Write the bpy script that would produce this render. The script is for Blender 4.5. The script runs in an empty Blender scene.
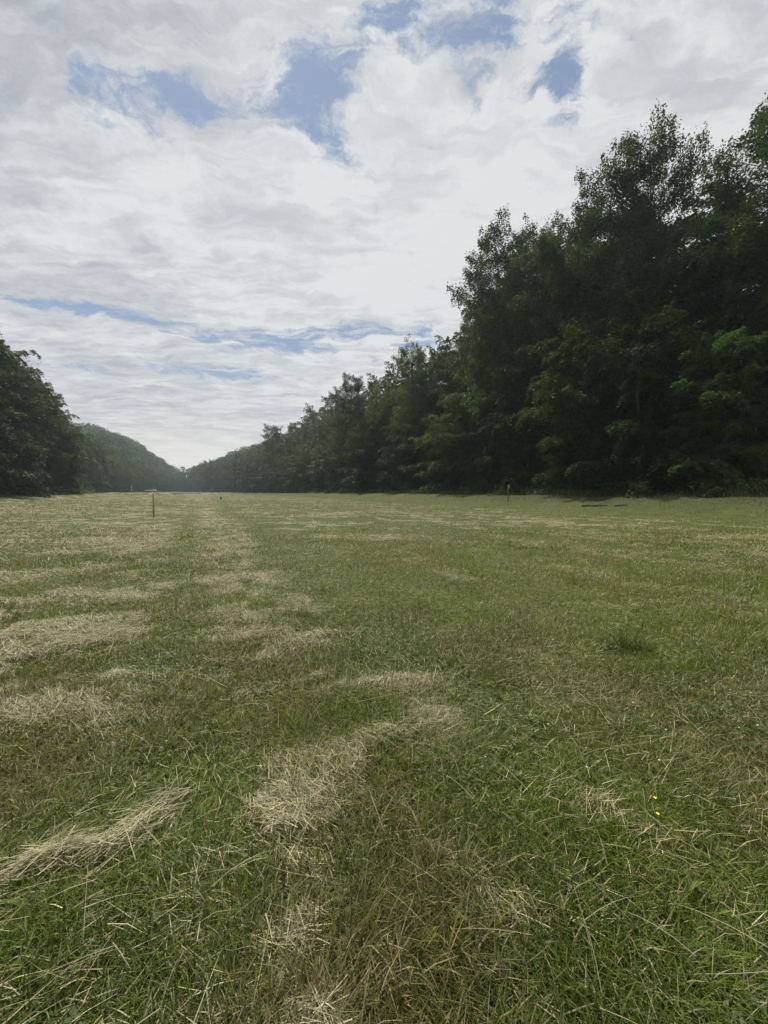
import bpy, math
import numpy as np
from math import radians as R

# ------------------------------------------------------------------ camera, sky, sun, exposure
scn = bpy.context.scene
COL = scn.collection
cam_d = bpy.data.cameras.new('camera')
cam_d.lens = 13.5; cam_d.sensor_width = 36.0
cam_d.clip_start = 0.05; cam_d.clip_end = 6000
cam = bpy.data.objects.new('camera', cam_d); COL.objects.link(cam)
cam.location = (0, 0, 1.5)
cam.rotation_euler = (R(90 - 3.13), 0, 0)
scn.camera = cam
SUN_EL, SUN_AZ = 60.0, -28.0            # azimuth clockwise from +Y
SUN_STRENGTH, SUN_ANGLE = 4.2, 4.0
SKY_STRENGTH = 0.1
scn.view_settings.view_transform = 'Standard'
scn.view_settings.look = 'None'
scn.view_settings.exposure = 0.3
scn.view_settings.gamma = 1.0
scn.render.engine = 'CYCLES'
scn.cycles.max_bounces = 6
scn.cycles.diffuse_bounces = 3
scn.cycles.glossy_bounces = 2
scn.cycles.transmission_bounces = 3
scn.cycles.transparent_max_bounces = 4
scn.cycles.volume_bounces = 0
scn.cycles.use_denoising = True
scn.cycles.denoiser = 'OPENIMAGEDENOISE'
scn.cycles.denoising_input_passes = 'RGB_ALBEDO_NORMAL'
scn.cycles.denoising_prefilter = 'ACCURATE'
scn.cycles.use_adaptive_sampling = False
scn.render.film_transparent = False

class NT:
    """small helper for node trees"""
    def __init__(s, tree): s.t = tree; s.t.nodes.clear()
    def n(s, typ, **kw):
        nd = s.t.nodes.new(typ)
        for k, v in kw.items(): setattr(nd, k, v)
        return nd
    def l(s, a, b): s.t.links.new(a, b)
    def put(s, sock, v):
        if hasattr(v, 'is_output') or hasattr(v, 'node'): s.l(v, sock)
        else: sock.default_value = v
    def m(s, op, a, b=None, c=None, clamp=False):
        nd = s.n('ShaderNodeMath', operation=op); nd.use_clamp = clamp
        s.put(nd.inputs[0], a)
        if b is not None: s.put(nd.inputs[1], b)
        if c is not None: s.put(nd.inputs[2], c)
        return nd.outputs[0]
    def vm(s, op, a, b=None):
        nd = s.n('ShaderNodeVectorMath', operation=op)
        s.put(nd.inputs[0], a)
        if b is not None: s.put(nd.inputs[1], b)
        return nd.outputs['Value'] if op in ('LENGTH', 'DOT_PRODUCT') else nd.outputs[0]
    def noise(s, vec, scale, detail=4, rough=0.5, dist=0.0, lac=2.0):
        nd = s.n('ShaderNodeTexNoise'); s.l(vec, nd.inputs['Vector'])
        nd.inputs['Scale'].default_value = scale; nd.inputs['Detail'].default_value = detail
        nd.inputs['Roughness'].default_value = rough; nd.inputs['Distortion'].default_value = dist
        nd.inputs['Lacunarity'].default_value = lac
        return nd
    def sstep(s, v, a, b, lo=0.0, hi=1.0):
        nd = s.n('ShaderNodeMapRange', interpolation_type='SMOOTHSTEP')
        s.put(nd.inputs['Value'], v)
        nd.inputs['From Min'].default_value = a; nd.inputs['From Max'].default_value = b
        nd.inputs['To Min'].default_value = lo; nd.inputs['To Max'].default_value = hi
        return nd.outputs[0]
    def mix(s, f, a, b, mode='MIX'):
        nd = s.n('ShaderNodeMix', data_type='RGBA', blend_type=mode)
        s.put(nd.inputs[0], f)
        s.put(nd.inputs[6], a if not isinstance(a, tuple) else (*a[:3], 1))
        s.put(nd.inputs[7], b if not isinstance(b, tuple) else (*b[:3], 1))
        return nd.outputs[2]
    def mapping(s, vec, loc=(0, 0, 0), rot=(0, 0, 0), scale=(1, 1, 1), typ='POINT'):
        nd = s.n('ShaderNodeMapping', vector_type=typ); s.l(vec, nd.inputs[0])
        nd.inputs['Location'].default_value = loc; nd.inputs['Rotation'].default_value = rot
        nd.inputs['Scale'].default_value = scale
        return nd.outputs[0]

world = bpy.data.worlds.new('World'); scn.world = world; world.use_nodes = True
def build_sky():
    n = NT(world.node_tree)
    out = n.n('ShaderNodeOutputWorld'); bg = n.n('ShaderNodeBackground')
    bg.inputs['Strength'].default_value = SKY_STRENGTH
    n.l(bg.outputs[0], out.inputs[0])
    sky = n.n('ShaderNodeTexSky', sky_type='NISHITA'); sky.sun_disc = False
    sky.sun_elevation = R(SUN_EL); sky.sun_rotation = R(SUN_AZ)
    sky.air_density = 1.0; sky.dust_density = 0.4; sky.ozone_density = 1.5
    tc = n.n('ShaderNodeTexCoord'); d = tc.outputs['Generated']
    sep = n.n('ShaderNodeSeparateXYZ'); n.l(d, sep.inputs[0])
    z = n.m('ADD', n.m('MAXIMUM', sep.outputs[2], 0.0), 0.06)
    comb = n.n('ShaderNodeCombineXYZ')
    n.l(n.m('DIVIDE', sep.outputs[0], z), comb.inputs[0]); n.l(n.m('DIVIDE', sep.outputs[1], z), comb.inputs[1])
    q = comb.outputs[0]
    w = n.noise(q, 3.4, 7, 0.60)
    wv = n.vm('SUBTRACT', w.outputs['Color'], (0.5, 0.5, 0.5))
    sc_ = n.n('ShaderNodeVectorMath', operation='SCALE'); n.l(wv, sc_.inputs[0]); sc_.inputs['Scale'].default_value = 0.30
    qw = n.vm('ADD', q, sc_.outputs[0])
    # gaps between the cloud banks: centre, half sizes, turn, depth
    gaps = [((0.07, 0.80), (0.19, 0.11), 25, 1.0), ((-0.13, 0.93), (0.13, 0.08), -35, .95), ((-0.37, 0.965), (0.20, 0.075), 5, 1.0),
            ((-0.66, 0.955), (0.20, 0.07), 12, .95), ((0.43, 0.95), (0.10, 0.07), 40, 1.0), ((0.36, 0.81), (0.14, 0.06), 70, .6),
            ((0.52, 0.76), (0.10, 0.06), 60, .65), ((-0.13, 1.06), (0.12, 0.07), -60, .6), ((0.22, 0.78), (0.1, 0.07), 80, .6),
            ((-1.45, 1.82), (0.45, 0.07), 26, 1.0), ((-0.80, 2.20), (0.60, 0.17), 24, .95), ((-0.10, 2.13), (0.50, 0.14), -8, .95),
            ((-1.15, 2.72), (0.60, 0.18), 15, .95), ((-2.05, 2.5), (0.25, 0.08), 20, .7), ((0.20, 2.30), (0.3, 0.08), -20, .8),
            ((0.9, 0.45), (0.3, 0.1), 30, .8), ((-1.4, 0.2), (0.4, 0.15), 60, .8), ((0.2, -0.8), (0.6, 0.2), 10, .8), ((-0.6, -1.6), (0.5, 0.3), 40, .7)]
    tot = None
    for c, s_, rot, a in gaps:
        mp = n.mapping(qw, (c[0], c[1], 0), (0, 0, R(rot)), (s_[0], s_[1], 1), 'TEXTURE')
        L = n.vm('LENGTH', mp)
        g = n.m('MULTIPLY', n.m('EXPONENT', n.m('MULTIPLY', n.m('MULTIPLY', L, L), -1.0)), a)
        tot = g if tot is None else n.m('ADD', tot, g)
    f1 = n.noise(qw, 7.0, 12, 0.66, 0.0).outputs['Fac']
    st = n.mapping(qw, (0, 0, 0), (0, 0, R(-38)), (1.2, 5.0, 1))
    f2 = n.noise(st, 3.2, 11, 0.66, 0.1).outputs['Fac']
    f = n.m('ADD', n.m('MULTIPLY', f1, 1.45), n.m('MULTIPLY', f2, 1.15))
    c = n.m('SUBTRACT', n.m('ADD', f, -0.51), n.m('MULTIPLY', tot, 0.52))
    mask = n.sstep(c, 0.14, 0.56)
    # cloud brightness: thick parts grey, edges and the sunward part white
    g1 = n.noise(n.mapping(qw, (3, 1, 0)), 2.4, 8, 0.58, 0.1).outputs['Fac']
    g2 = n.noise(n.mapping(qw, (7, 2, 0), (0, 0, R(-25)), (1, 3.4, 1)), 3.6, 11, 0.64, 0.1).outputs['Fac']
    br = n.sstep(n.m('ADD', n.m('MULTIPLY', g1, 0.50), n.m('MULTIPLY', g2, 0.50)), 0.35, 0.67)
    sd = (0.13, 0.80, 0.58)
    glow = n.m('MULTIPLY', n.m('POWER', n.m('MAXIMUM', n.vm('DOT_PRODUCT', d, sd), 0.0), 6.0), 0.60)
    mp = n.mapping(qw, (-0.75, 0.76, 0), (0, 0, R(10)), (0.65, 0.17, 1), 'TEXTURE'); Lb = n.vm('LENGTH', mp)
    br = n.m('SUBTRACT', br, n.m('MULTIPLY', n.m('EXPONENT', n.m('MULTIPLY', n.m('MULTIPLY', Lb, Lb), -1.0)), 0.42))
    br = n.m('MAXIMUM', n.m('MULTIPLY', n.m('ADD', br, glow), n.sstep(c, .25, .8, .80, 1.0)), 0.0)
    cc = n.mix(n.m('MINIMUM', br, 1.25), (0.315, 0.345, 0.385), (0.60, 0.612, 0.62))
    # warm milky light low over the valley mouth
    hz = n.sstep(sep.outputs[2], 0.02, 0.20, 1.0, 0.0)
    vdir = n.m('POWER', n.m('MAXIMUM', n.vm('DOT_PRODUCT', d, (-0.42, 0.90, 0.10)), 0.0), 14.0)
    cc = n.mix(n.m('MULTIPLY', n.m('MULTIPLY', hz, vdir), 1.0), cc, (0.72, 0.67, 0.58))
    mul = n.n('ShaderNodeVectorMath', operation='SCALE'); n.l(cc, mul.inputs[0]); mul.inputs['Scale'].default_value = 1.0 / SKY_STRENGTH
    blue = n.mix(0.7, sky.outputs[0], (1.9, 2.55, 3.7))
    n.l(n.mix(mask, blue, mul.outputs[0]), bg.inputs['Color'])
build_sky()

sun_d = bpy.data.lights.new('sun', 'SUN'); sun_d.energy = SUN_STRENGTH; sun_d.angle = R(SUN_ANGLE); sun_d.color = (1.0, 0.95, 0.87)
sun = bpy.data.objects.new('sun', sun_d); COL.objects.link(sun)
sun.rotation_euler = (R(90 - SUN_EL), 0, R(180 - SUN_AZ))
sun.location = (0, 0, 80)

# ------------------------------------------------------------------ helpers
rng = np.random.default_rng(11)
_tab = np.random.default_rng(5).random((256, 256))
def vnoise(x, y):
    xi = np.floor(x).astype(np.int64); yi = np.floor(y).astype(np.int64)
    fx = x - xi; fy = y - yi
    fx = fx * fx * (3 - 2 * fx); fy = fy * fy * (3 - 2 * fy)
    a = _tab[xi & 255, yi & 255]; b = _tab[(xi + 1) & 255, yi & 255]
    c = _tab[xi & 255, (yi + 1) & 255]; d = _tab[(xi + 1) & 255, (yi + 1) & 255]
    return (a * (1 - fx) + b * fx) * (1 - fy) + (c * (1 - fx) + d * fx) * fy
def fbm(x, y, oct=4, gain=0.5):
    s = 0; a = 1; t = 0
    for i in range(oct):
        s = s + a * vnoise(x * 2 ** i + 17.3 * i, y * 2 ** i + 9.1 * i); t += a; a *= gain
    return s / t
def ss(v, a, b):
    t = np.clip((v - a) / (b - a), 0, 1); return t * t * (3 - 2 * t)

def mesh_np(name, verts, faces, mats=(), tint=None, smooth=False, extra=None):
    """faces: list of int arrays (n,3) or (n,4)"""
    me = bpy.data.meshes.new(name)
    verts = np.asarray(verts, np.float32); me.vertices.add(len(verts)); me.vertices.foreach_set('co', verts.ravel())
    loops = np.concatenate([f.ravel() for f in faces]).astype(np.int32)
    tot = np.concatenate([np.full(len(f), f.shape[1], np.int32) for f in faces])
    st = np.concatenate([[0], np.cumsum(tot)[:-1]]).astype(np.int32)
    me.loops.add(len(loops)); me.loops.foreach_set('vertex_index', loops)
    me.polygons.add(len(tot)); me.polygons.foreach_set('loop_start', st); me.polygons.foreach_set('loop_total', tot)
    if smooth: me.polygons.foreach_set('use_smooth', np.ones(len(tot), bool))
    me.update(calc_edges=True)
    for nm, arr in ([('tint', tint)] if tint is not None else []) + (list(extra.items()) if extra else []):
        at = me.attributes.new(nm, 'FLOAT_COLOR', 'POINT')
        arr = np.asarray(arr, np.float32)
        if arr.shape[1] == 3: arr = np.concatenate([arr, np.ones((len(arr), 1), np.float32)], 1)
        at.data.foreach_set('color', arr.ravel())
    for m in mats: me.materials.append(m)
    me.validate()
    return me

def obj(name, me, parent=None, loc=None, label=None, cat=None, group=None, kind=None):
    o = bpy.data.objects.new(name, me); COL.objects.link(o)
    if parent is not None: o.parent = parent
    if loc is not None: o.location = loc
    tag(o, label, cat, group, kind)
    return o
def tag(o, label=None, cat=None, group=None, kind=None):
    if label: o['label'] = label
    if cat: o['category'] = cat
    if group: o['group'] = group
    if kind: o['kind'] = kind
def thing(name, loc, label, cat, group=None):
    return obj(name, None, None, loc, label, cat, group)

class MB:
    """collects boxes and tubes for one mesh"""
    def __init__(s): s.v = []; s.q = []; s.t = []; s.k = 0
    def add(s, v, q=(), t=()):
        for f in q: s.q.append([i + s.k for i in f])
        for f in t: s.t.append([i + s.k for i in f])
        s.v.extend(v); s.k += len(v)
    def box(s, x0, x1, y0, y1, z0, z1, top=1.0):
        cx, cy = (x0 + x1) / 2, (y0 + y1) / 2
        v = [(x0, y0, z0), (x1, y0, z0), (x1, y1, z0), (x0, y1, z0)] + [(cx + (a - cx) * top, cy + (b - cy) * top, z1) for a, b in ((x0, y0), (x1, y0), (x1, y1), (x0, y1))]
        s.add(v, [(3, 2, 1, 0), (4, 5, 6, 7), (0, 1, 5, 4), (1, 2, 6, 5), (2, 3, 7, 6), (3, 0, 4, 7)])
    def tube(s, pts, rad, n=8):
        pts = np.asarray(pts, float); N = len(pts); v = []
        for i in range(N):
            d = pts[min(i + 1, N - 1)] - pts[max(i - 1, 0)]; d /= np.linalg.norm(d) + 1e-9
            a = np.cross(d, (0, 0, 1) if abs(d[2]) < .9 else (1, 0, 0)); a /= np.linalg.norm(a); b = np.cross(d, a)
            for k in range(n):
                t = 2 * math.pi * k / n; v.append(tuple(pts[i] + rad[i] * (math.cos(t) * a + math.sin(t) * b)))
        q = []
        for i in range(N - 1):
            for k in range(n):
                q.append((i * n + k, i * n + (k + 1) % n, (i + 1) * n + (k + 1) % n, (i + 1) * n + k))
        c0 = len(v); v.append(tuple(pts[0])); v.append(tuple(pts[-1]))
        t = [(c0, (k + 1) % n, k) for k in range(n)] + [(c0 + 1, (N - 1) * n + k, (N - 1) * n + (k + 1) % n) for k in range(n)]
        s.add(v, q, t)
    def prism(s, prof, y0, y1):
        """profile in x,z pushed along y"""
        n = len(prof); v = [(x, y0, z) for x, z in prof] + [(x, y1, z) for x, z in prof]
        cx = sum(p[0] for p in prof) / n; cz = sum(p[1] for p in prof) / n
        v += [(cx, y0, cz), (cx, y1, cz)]
        s.add(v, [(k, (k + 1) % n, n + (k + 1) % n, n + k) for k in range(n)],
              [(2 * n, (k + 1) % n, k) for k in range(n)] + [(2 * n + 1, n + k, n + (k + 1) % n) for k in range(n)])
    def mesh(s, name, mat, smooth=False):
        fs = []
        if s.q: fs.append(np.array(s.q))
        if s.t: fs.append(np.array(s.t))
        return mesh_np(name, np.array(s.v), fs, [mat], smooth=smooth)

# ------------------------------------------------------------------ materials
def new_mat(name):
    m = bpy.data.materials.new(name); m.use_nodes = True
    return m, NT(m.node_tree)
def simple_mat(name, col, rough=0.7, spec=0.3, metal=0.0, var=0.25, scale=30.0):
    m, n = new_mat(name)
    out = n.n('ShaderNodeOutputMaterial'); p = n.n('ShaderNodeBsdfPrincipled'); n.l(p.outputs[0], out.inputs[0])
    g = n.n('ShaderNodeTexCoord')
    f = n.noise(g.outputs['Object'], scale, 5, 0.6).outputs['Fac']
    lo = tuple(c * (1 - var) for c in col); hi = tuple(min(1, c * (1 + var)) for c in col)
    n.l(n.mix(n.sstep(f, .3, .7), lo, hi), p.inputs['Base Color'])
    p.inputs['Roughness'].default_value = rough; p.inputs['Specular IOR Level'].default_value = spec; p.inputs['Metallic'].default_value = metal
    return m
def leaf_mat(name, mul, rough=0.6, spec=0.2, trans=0.32, objvar=0.25):
    m, n = new_mat(name)
    out = n.n('ShaderNodeOutputMaterial'); p = n.n('ShaderNodeBsdfPrincipled'); t = n.n('ShaderNodeBsdfTranslucent'); mx = n.n('ShaderNodeMixShader')
    a = n.n('ShaderNodeAttribute', attribute_name='tint')
    oi = n.n('ShaderNodeObjectInfo')
    k = n.m('ADD', n.m('MULTIPLY', oi.outputs['Random'], 2 * objvar), 1 - objvar)
    s = n.n('ShaderNodeVectorMath', operation='SCALE'); n.l(a.outputs['Color'], s.inputs[0]); n.l(k, s.inputs['Scale'])
    c = n.vm('MULTIPLY', s.outputs[0], mul)
    n.l(c, p.inputs['Base Color']); p.inputs['Roughness'].default_value = rough; p.inputs['Specular IOR Level'].default_value = spec
    n.l(n.vm('MULTIPLY', c, (1.15, 1.25, 0.7)), t.inputs['Color'])
    mx.inputs[0].default_value = trans
    n.l(p.outputs[0], mx.inputs[1]); n.l(t.outputs[0], mx.inputs[2]); n.l(mx.outputs[0], out.inputs[0])
    return m
M_leaf = {k: leaf_mat('leaves ' + k, v) for k, v in {'deep green': (0.80, 0.95, 0.85), 'mid green': (1.15, 1.20, 0.9),
          'yellow-green': (1.65, 1.55, 0.8), 'grey-green': (1.25, 1.30, 1.35)}.items()}
M_far = leaf_mat('leaves far woods', (.95, 1.0, .95), 0.85, 0.05, 0.15, 0.45)
M_grass = leaf_mat('grass blades', (1, 1, 1), 0.5, 0.35, 0.28, 0.0)
M_hay = leaf_mat('dry straw', (1, 1, 1), 0.55, 0.3, 0.12, 0.0)
M_bark = simple_mat('bark', (0.075, 0.062, 0.048), 0.9, 0.2, 0, 0.45, 14)
M_wood = simple_mat('weathered stake wood', (0.30, 0.23, 0.135), 0.8, 0.2, 0, 0.35, 30)
M_palewood = simple_mat('pale cut wood', (0.62, 0.55, 0.42), 0.8, 0.2, 0, 0.15, 30)
M_darkwood = simple_mat('dark rotten wood', (0.035, 0.028, 0.022), 0.9, 0.2, 0, 0.4, 12)
M_greytag = simple_mat('grey tag', (0.42, 0.44, 0.43), 0.6, 0.3, 0, 0.1, 20)
M_steel = simple_mat('galvanised steel', (0.60, 0.62, 0.62), 0.5, 0.4, 0.3, 0.15, 4)
M_white = simple_mat('white paint', (0.80, 0.80, 0.80), 0.35, 0.5, 0, 0.03, 3)
M_glass = simple_mat('dark blue glass', (0.05, 0.07, 0.12), 0.1, 0.6, 0, 0.1, 3)
M_tyre = simple_mat('tyre rubber', (0.02, 0.02, 0.02), 0.9, 0.2, 0, 0.1, 3)
M_yellow = simple_mat('yellow petals', (0.75, 0.62, 0.03), 0.6, 0.3, 0, 0.1, 60)
M_cream = simple_mat('clover heads', (0.48, 0.47, 0.38), 0.8, 0.2, 0, 0.2, 300)
M_stem = simple_mat('green stem', (0.07, 0.12, 0.03), 0.6, 0.3, 0, 0.2, 60)

# ------------------------------------------------------------------ terrain
VD = np.array([-0.44, 0.898]); VN = np.array([0.898, 0.44])     # along the valley, and to its right
def uy(l): return np.array([(u * y, y) for u, y in l])
E_R = uy([(3.0, 10.7), (1.3, 20.9), (1.0, 25.0), (.69, 31.6), (.276, 48.8), (0, 76), (-.1, 95), (-.31, 195), (-.40, 277), (-.45, 340), (-.48, 400), (-.505, 520), (-.52, 900)])
E_L = uy([(-9, 3.8), (-3, 12), (-1.6, 28), (-1.3, 38), (-1, 60), (-.805, 97), (-.79, 120), (-.765, 150), (-.72, 190), (-.65, 260), (-.58, 350), (-.535, 430), (-.512, 520), (-.522, 900)])
def sdist(x, y, P):
    """distance to a polyline and the side: positive to its right as walked"""
    best = np.full(x.shape, 1e18); side = np.ones(x.shape)
    for a, b in zip(P[:-1], P[1:]):
        d = b - a; L2 = d @ d
        t = np.clip(((x - a[0]) * d[0] + (y - a[1]) * d[1]) / L2, 0, 1)
        dx = x - (a[0] + t * d[0]); dy = y - (a[1] + t * d[1]); q = dx * dx + dy * dy
        cr = d[0] * (y - a[1]) - d[1] * (x - a[0])
        m = q < best; best = np.where(m, q, best); side = np.where(m, np.where(cr < 0, 1.0, -1.0), side)
    return np.sqrt(best) * side
def arc_points(P, s):
    """points at arc lengths s along a polyline"""
    seg = np.linalg.norm(np.diff(P, axis=0), axis=1); c = np.concatenate([[0], np.cumsum(seg)])
    return np.stack([np.interp(s, c, P[:, 0]), np.interp(s, c, P[:, 1])], 1)

# cut hay lying on the field: (centre, half sizes, turn in degrees, amount)
PILES = [((-1.34, 1.47), (.34, .07), 38, .75), ((-0.75, 1.46), (.10, .06), -70, .7), ((-2.15, 2.42), (.50, .14), 5, 1.0), ((-2.2, 3.02), (.45, .10), 18, .8),
         ((-2.5, 3.75), (.42, .12), 35, .85), ((-3.7, 5.6), (.7, .16), 30, .9), ((-4.9, 5.2), (.5, .16), 35, .8), ((-5.1, 7.7), (.8, .2), 40, .8),
         ((-0.05, 1.03), (.06, .16), 5, 1.1), ((-0.24, 1.38), (.085, .20), 12, 1.1), ((-0.36, 1.70), (.18, .12), 20, 1.1), ((-0.27, 1.95), (.24, .11), 25, 1.1),
         ((0.02, 2.14), (.24, .08), 22, .8), ((0.20, 2.32), (.16, .22), 20, .75), ((-0.10, 2.70), (.36, .12), 0, .9), ((-0.72, 2.90), (.26, .10), 25, .9),
         ((-0.95, 3.45), (.22, .10), 10, .75), ((-1.6, 4.75), (.32, .12), 20, .85), ((-1.9, 6.0), (.4, .16), 20, .8), ((-3.1, 8.3), (.6, .25), 20, .8), ((-4.8, 11.7), (.9, .4), 25, .7),
         ((0.45, 1.50), (.22, .05), -40, .22), ((0.85, 1.85), (.30, .05), -45, .20), ((3.4, 5.0), (.7, .15), 5, .3)]
def hay_amount(x, y):
    o = VN[0] * x + VN[1] * y; t = VD[0] * x + VD[1] * y
    wx = (fbm(x * .9, y * .9, 3) - .5); wy = (fbm(x * .9 + 40, y * .9 + 7, 3) - .5)
    wx = wx + .28 * (fbm(x * 5 + 4, y * 5, 3) - .5); wy = wy + .28 * (fbm(x * 5 + 24, y * 5 + 7, 3) - .5)
    xx = x + wx * .62; yy = y + wy * .62
    rough = fbm(xx * 5 + 3, yy * 6, 3)
    h = np.zeros_like(x)
    for c, s, r, a in PILES:
        ca, sa = math.cos(R(r)), math.sin(R(r)); dx = xx - c[0]; dy = yy - c[1]
        p = (dx * ca + dy * sa) / s[0]; q = (-dx * sa + dy * ca) / s[1]
        h = np.maximum(h, a * np.exp(-(p * p + q * q) ** 1.3 * .8))
    dist = np.hypot(x, y)
    left = ss(-o, .15, 1.0)
    wav = .5 * fbm(xx * .55 + 11, (yy - .30 * xx) * 1.25 + 5, 3, .55) + .5 * fbm(xx * .8 + 31, (yy - .22 * xx) * 2.7 + 15, 4, .6)
    h = np.maximum(h, left * (ss(wav, .46, .585) * .95 + .08 * ss(dist, 5, 12)) * ss(dist, 1.8, 4.0))
    wind = np.exp(-((o - .75 - .3 * (fbm(t * .4, t * 0 + 3., 2) - .5)) / (.42 + .03 * t)) ** 2)
    h = np.maximum(h, wind * (.25 + .75 * ss(fbm(xx * .9, yy * 2.0 + 30, 4, .6), .40, .58)) * .95 * ss(dist, 2.6, 4.5))
    right = ss(o, 1.4, 4.0)
    st = .5 * fbm(xx * .28 + 50, (yy + .12 * xx) * 1.1, 3, .55) + .5 * fbm(xx * .5 + 20, (yy + .05 * xx) * 2.3, 4, .6)
    right = right * (1 - .85 * ss(o, 20, 26)); lines = .5 + .5 * np.sin(o * 2.7 + 5 * fbm(t * .05, o * .1, 2))
    h = np.maximum(h, right * ss(lines, .55, 1.) * .42 * ss(dist, 4, 9) * ss(fbm(t * .5, o * 1.2, 3), .3, .6))
    h = np.maximum(h, right * ss(st, .48, .60) * ss(dist, 6, 15) * .70)
    h = np.maximum(h, (1 - .85 * ss(o, 20, 26)) * ss(dist, 14, 40) * .26 * ss(fbm(x * .12, y * .22, 3), .3, .7))
    fine = fbm(x * 2.6 + 8, y * 3.4 + 3, 4, .65)
    return np.clip(h * (.25 + 1.3 * rough) * (.10 + 1.45 * ss(fine, .41, .56)), 0, 1)
def height(x, y):
    dR = sdist(x, y, E_R); dL = -sdist(x, y, E_L)
    r = np.hypot(x, y); t = VD[0] * x + VD[1] * y; o = VN[0] * x + VN[1] * y
    z = .07 * (fbm(x * .16 + 5, y * .16, 3) - .5) * ss(r, 4, 20) + .05 * (fbm(x * .7, y * .7 + 9, 3) - .5)
    bh = 1.12 - .45 * ss(t, 70, 160)
    z = z + bh * ss(dR, -8.5, -1.5) + (.85 - .2 * ss(t, 100, 160)) * ss(dL, -11, -1.5)
    dip = ss(t, 150, 190) * ss(np.minimum(-dR, -dL), 4, 14)
    z = z - .75 * dip
    z = z + 1.9 * np.exp(-(((x + 115) / 13) ** 2 + ((y - 192) / 10) ** 2))
    z = z + 24 * ss(np.maximum(dR, -6) / 46 + .13, .13, 1.0) * (.85 + .3 * fbm(x * .03, y * .03, 2))
    capL = 3 + 50 * ss(t, 235, 500)
    z = z + np.minimum(np.maximum(dL - 1, 0) * (.45 + .38 * ss(t, 130, 220)), capL) * (.74 + .46 * fbm(x * .016 + 8, y * .016, 3))
    return z
def hz(x, y): return float(height(np.array([float(x)]), np.array([float(y)]))[0])

def build_ground():
    a = np.concatenate([np.linspace(-180, -66, 50)[:-1], np.linspace(-66, 66, 420), np.linspace(66, 180, 50)[1:-1]])
    th = np.radians(a); rr = np.geomspace(.22, 1080, 640)
    T, Q = np.meshgrid(th, rr)
    x = (Q * np.sin(T)).ravel(); y = (Q * np.cos(T)).ravel()
    hay = hay_amount(x, y); dR = sdist(x, y, E_R); dL = -sdist(x, y, E_L)
    z = height(x, y) + hay * .025 * np.exp(-np.hypot(x, y) / 14)
    zone = np.zeros((len(x), 3)); zone[:, 0] = hay
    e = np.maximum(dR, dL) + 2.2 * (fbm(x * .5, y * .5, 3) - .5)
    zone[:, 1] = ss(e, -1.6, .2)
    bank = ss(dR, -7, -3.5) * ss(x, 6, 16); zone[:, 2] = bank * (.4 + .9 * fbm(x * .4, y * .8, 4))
    nA, nR = len(th), len(rr)
    i = np.arange(nR - 1)[:, None] * nA; j = np.arange(nA)[None, :]; j2 = (j + 1) % nA
    q = np.stack([i + j, i + nA + j, i + nA + j2, i + j2], -1).reshape(-1, 4)[:, ::-1]
    v = np.stack([x, y, z], 1); c = len(v); v = np.concatenate([v, [[0, 0, hz(0, 0)]]])
    zone = np.concatenate([zone, zone[:1]])
    k = np.arange(nA); tri = np.stack([np.full(nA, c), (k + 1) % nA, k], 1)
    m, n = new_mat('meadow ground')
    out = n.n('ShaderNodeOutputMaterial'); p = n.n('ShaderNodeBsdfPrincipled'); n.l(p.outputs[0], out.inputs[0])
    at = n.n('ShaderNodeAttribute', attribute_name='zone'); sp = n.n('ShaderNodeSeparateColor'); n.l(at.outputs['Color'], sp.inputs[0])
    geo = n.n('ShaderNodeNewGeometry'); P = geo.outputs['Position']
    big = n.noise(P, .13, 4, .55).outputs['Fac']; mid = n.noise(P, 1.3, 5, .6).outputs['Fac']; fine = n.noise(P, 14, 4, .65).outputs['Fac']
    strk = n.noise(n.mapping(P, (0, 0, 0), (0, 0, R(8)), (1.0, 3.2, 1)), 1.4, 6, .65, .6).outputs['Fac']
    g = n.mix(n.sstep(mid, .3, .7), (.060, .080, .018), (.112, .130, .033))
    g = n.mix(n.m('MULTIPLY', n.sstep(big, .4, .65), .5), g, (.126, .124, .046))
    g = n.mix(n.sstep(fine, .38, .62, 0, .72), g, (.028, .030, .013))
    st = n.mix(n.sstep(fine, .3, .7), (.18, .155, .085), (.31, .275, .165))
    hm = n.sstep(n.m('ADD', n.m('MULTIPLY', sp.outputs[0], .8), n.m('MULTIPLY', n.m('SUBTRACT', strk, .5), 1.1)), .12, .62)
    g = n.mix(n.m('MULTIPLY', hm, .85), g, st)
    g = n.mix(n.m('MULTIPLY', sp.outputs[2], .75), g, (.046, .052, .022))  # bank colour darkened in place of shade from the right wood
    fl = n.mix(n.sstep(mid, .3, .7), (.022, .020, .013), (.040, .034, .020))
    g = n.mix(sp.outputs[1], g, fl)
    n.l(g, p.inputs['Base Color']); p.inputs['Roughness'].default_value = .9; p.inputs['Specular IOR Level'].default_value = .15
    b = n.n('ShaderNodeBump'); b.inputs['Strength'].default_value = .6; b.inputs['Distance'].default_value = .05
    n.l(n.m('ADD', n.m('MULTIPLY', strk, 1.0), n.m('MULTIPLY', fine, .5)), b.inputs['Height']); n.l(b.outputs[0], p.inputs['Normal'])
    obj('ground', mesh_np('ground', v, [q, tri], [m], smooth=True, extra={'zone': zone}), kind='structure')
build_ground()

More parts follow.
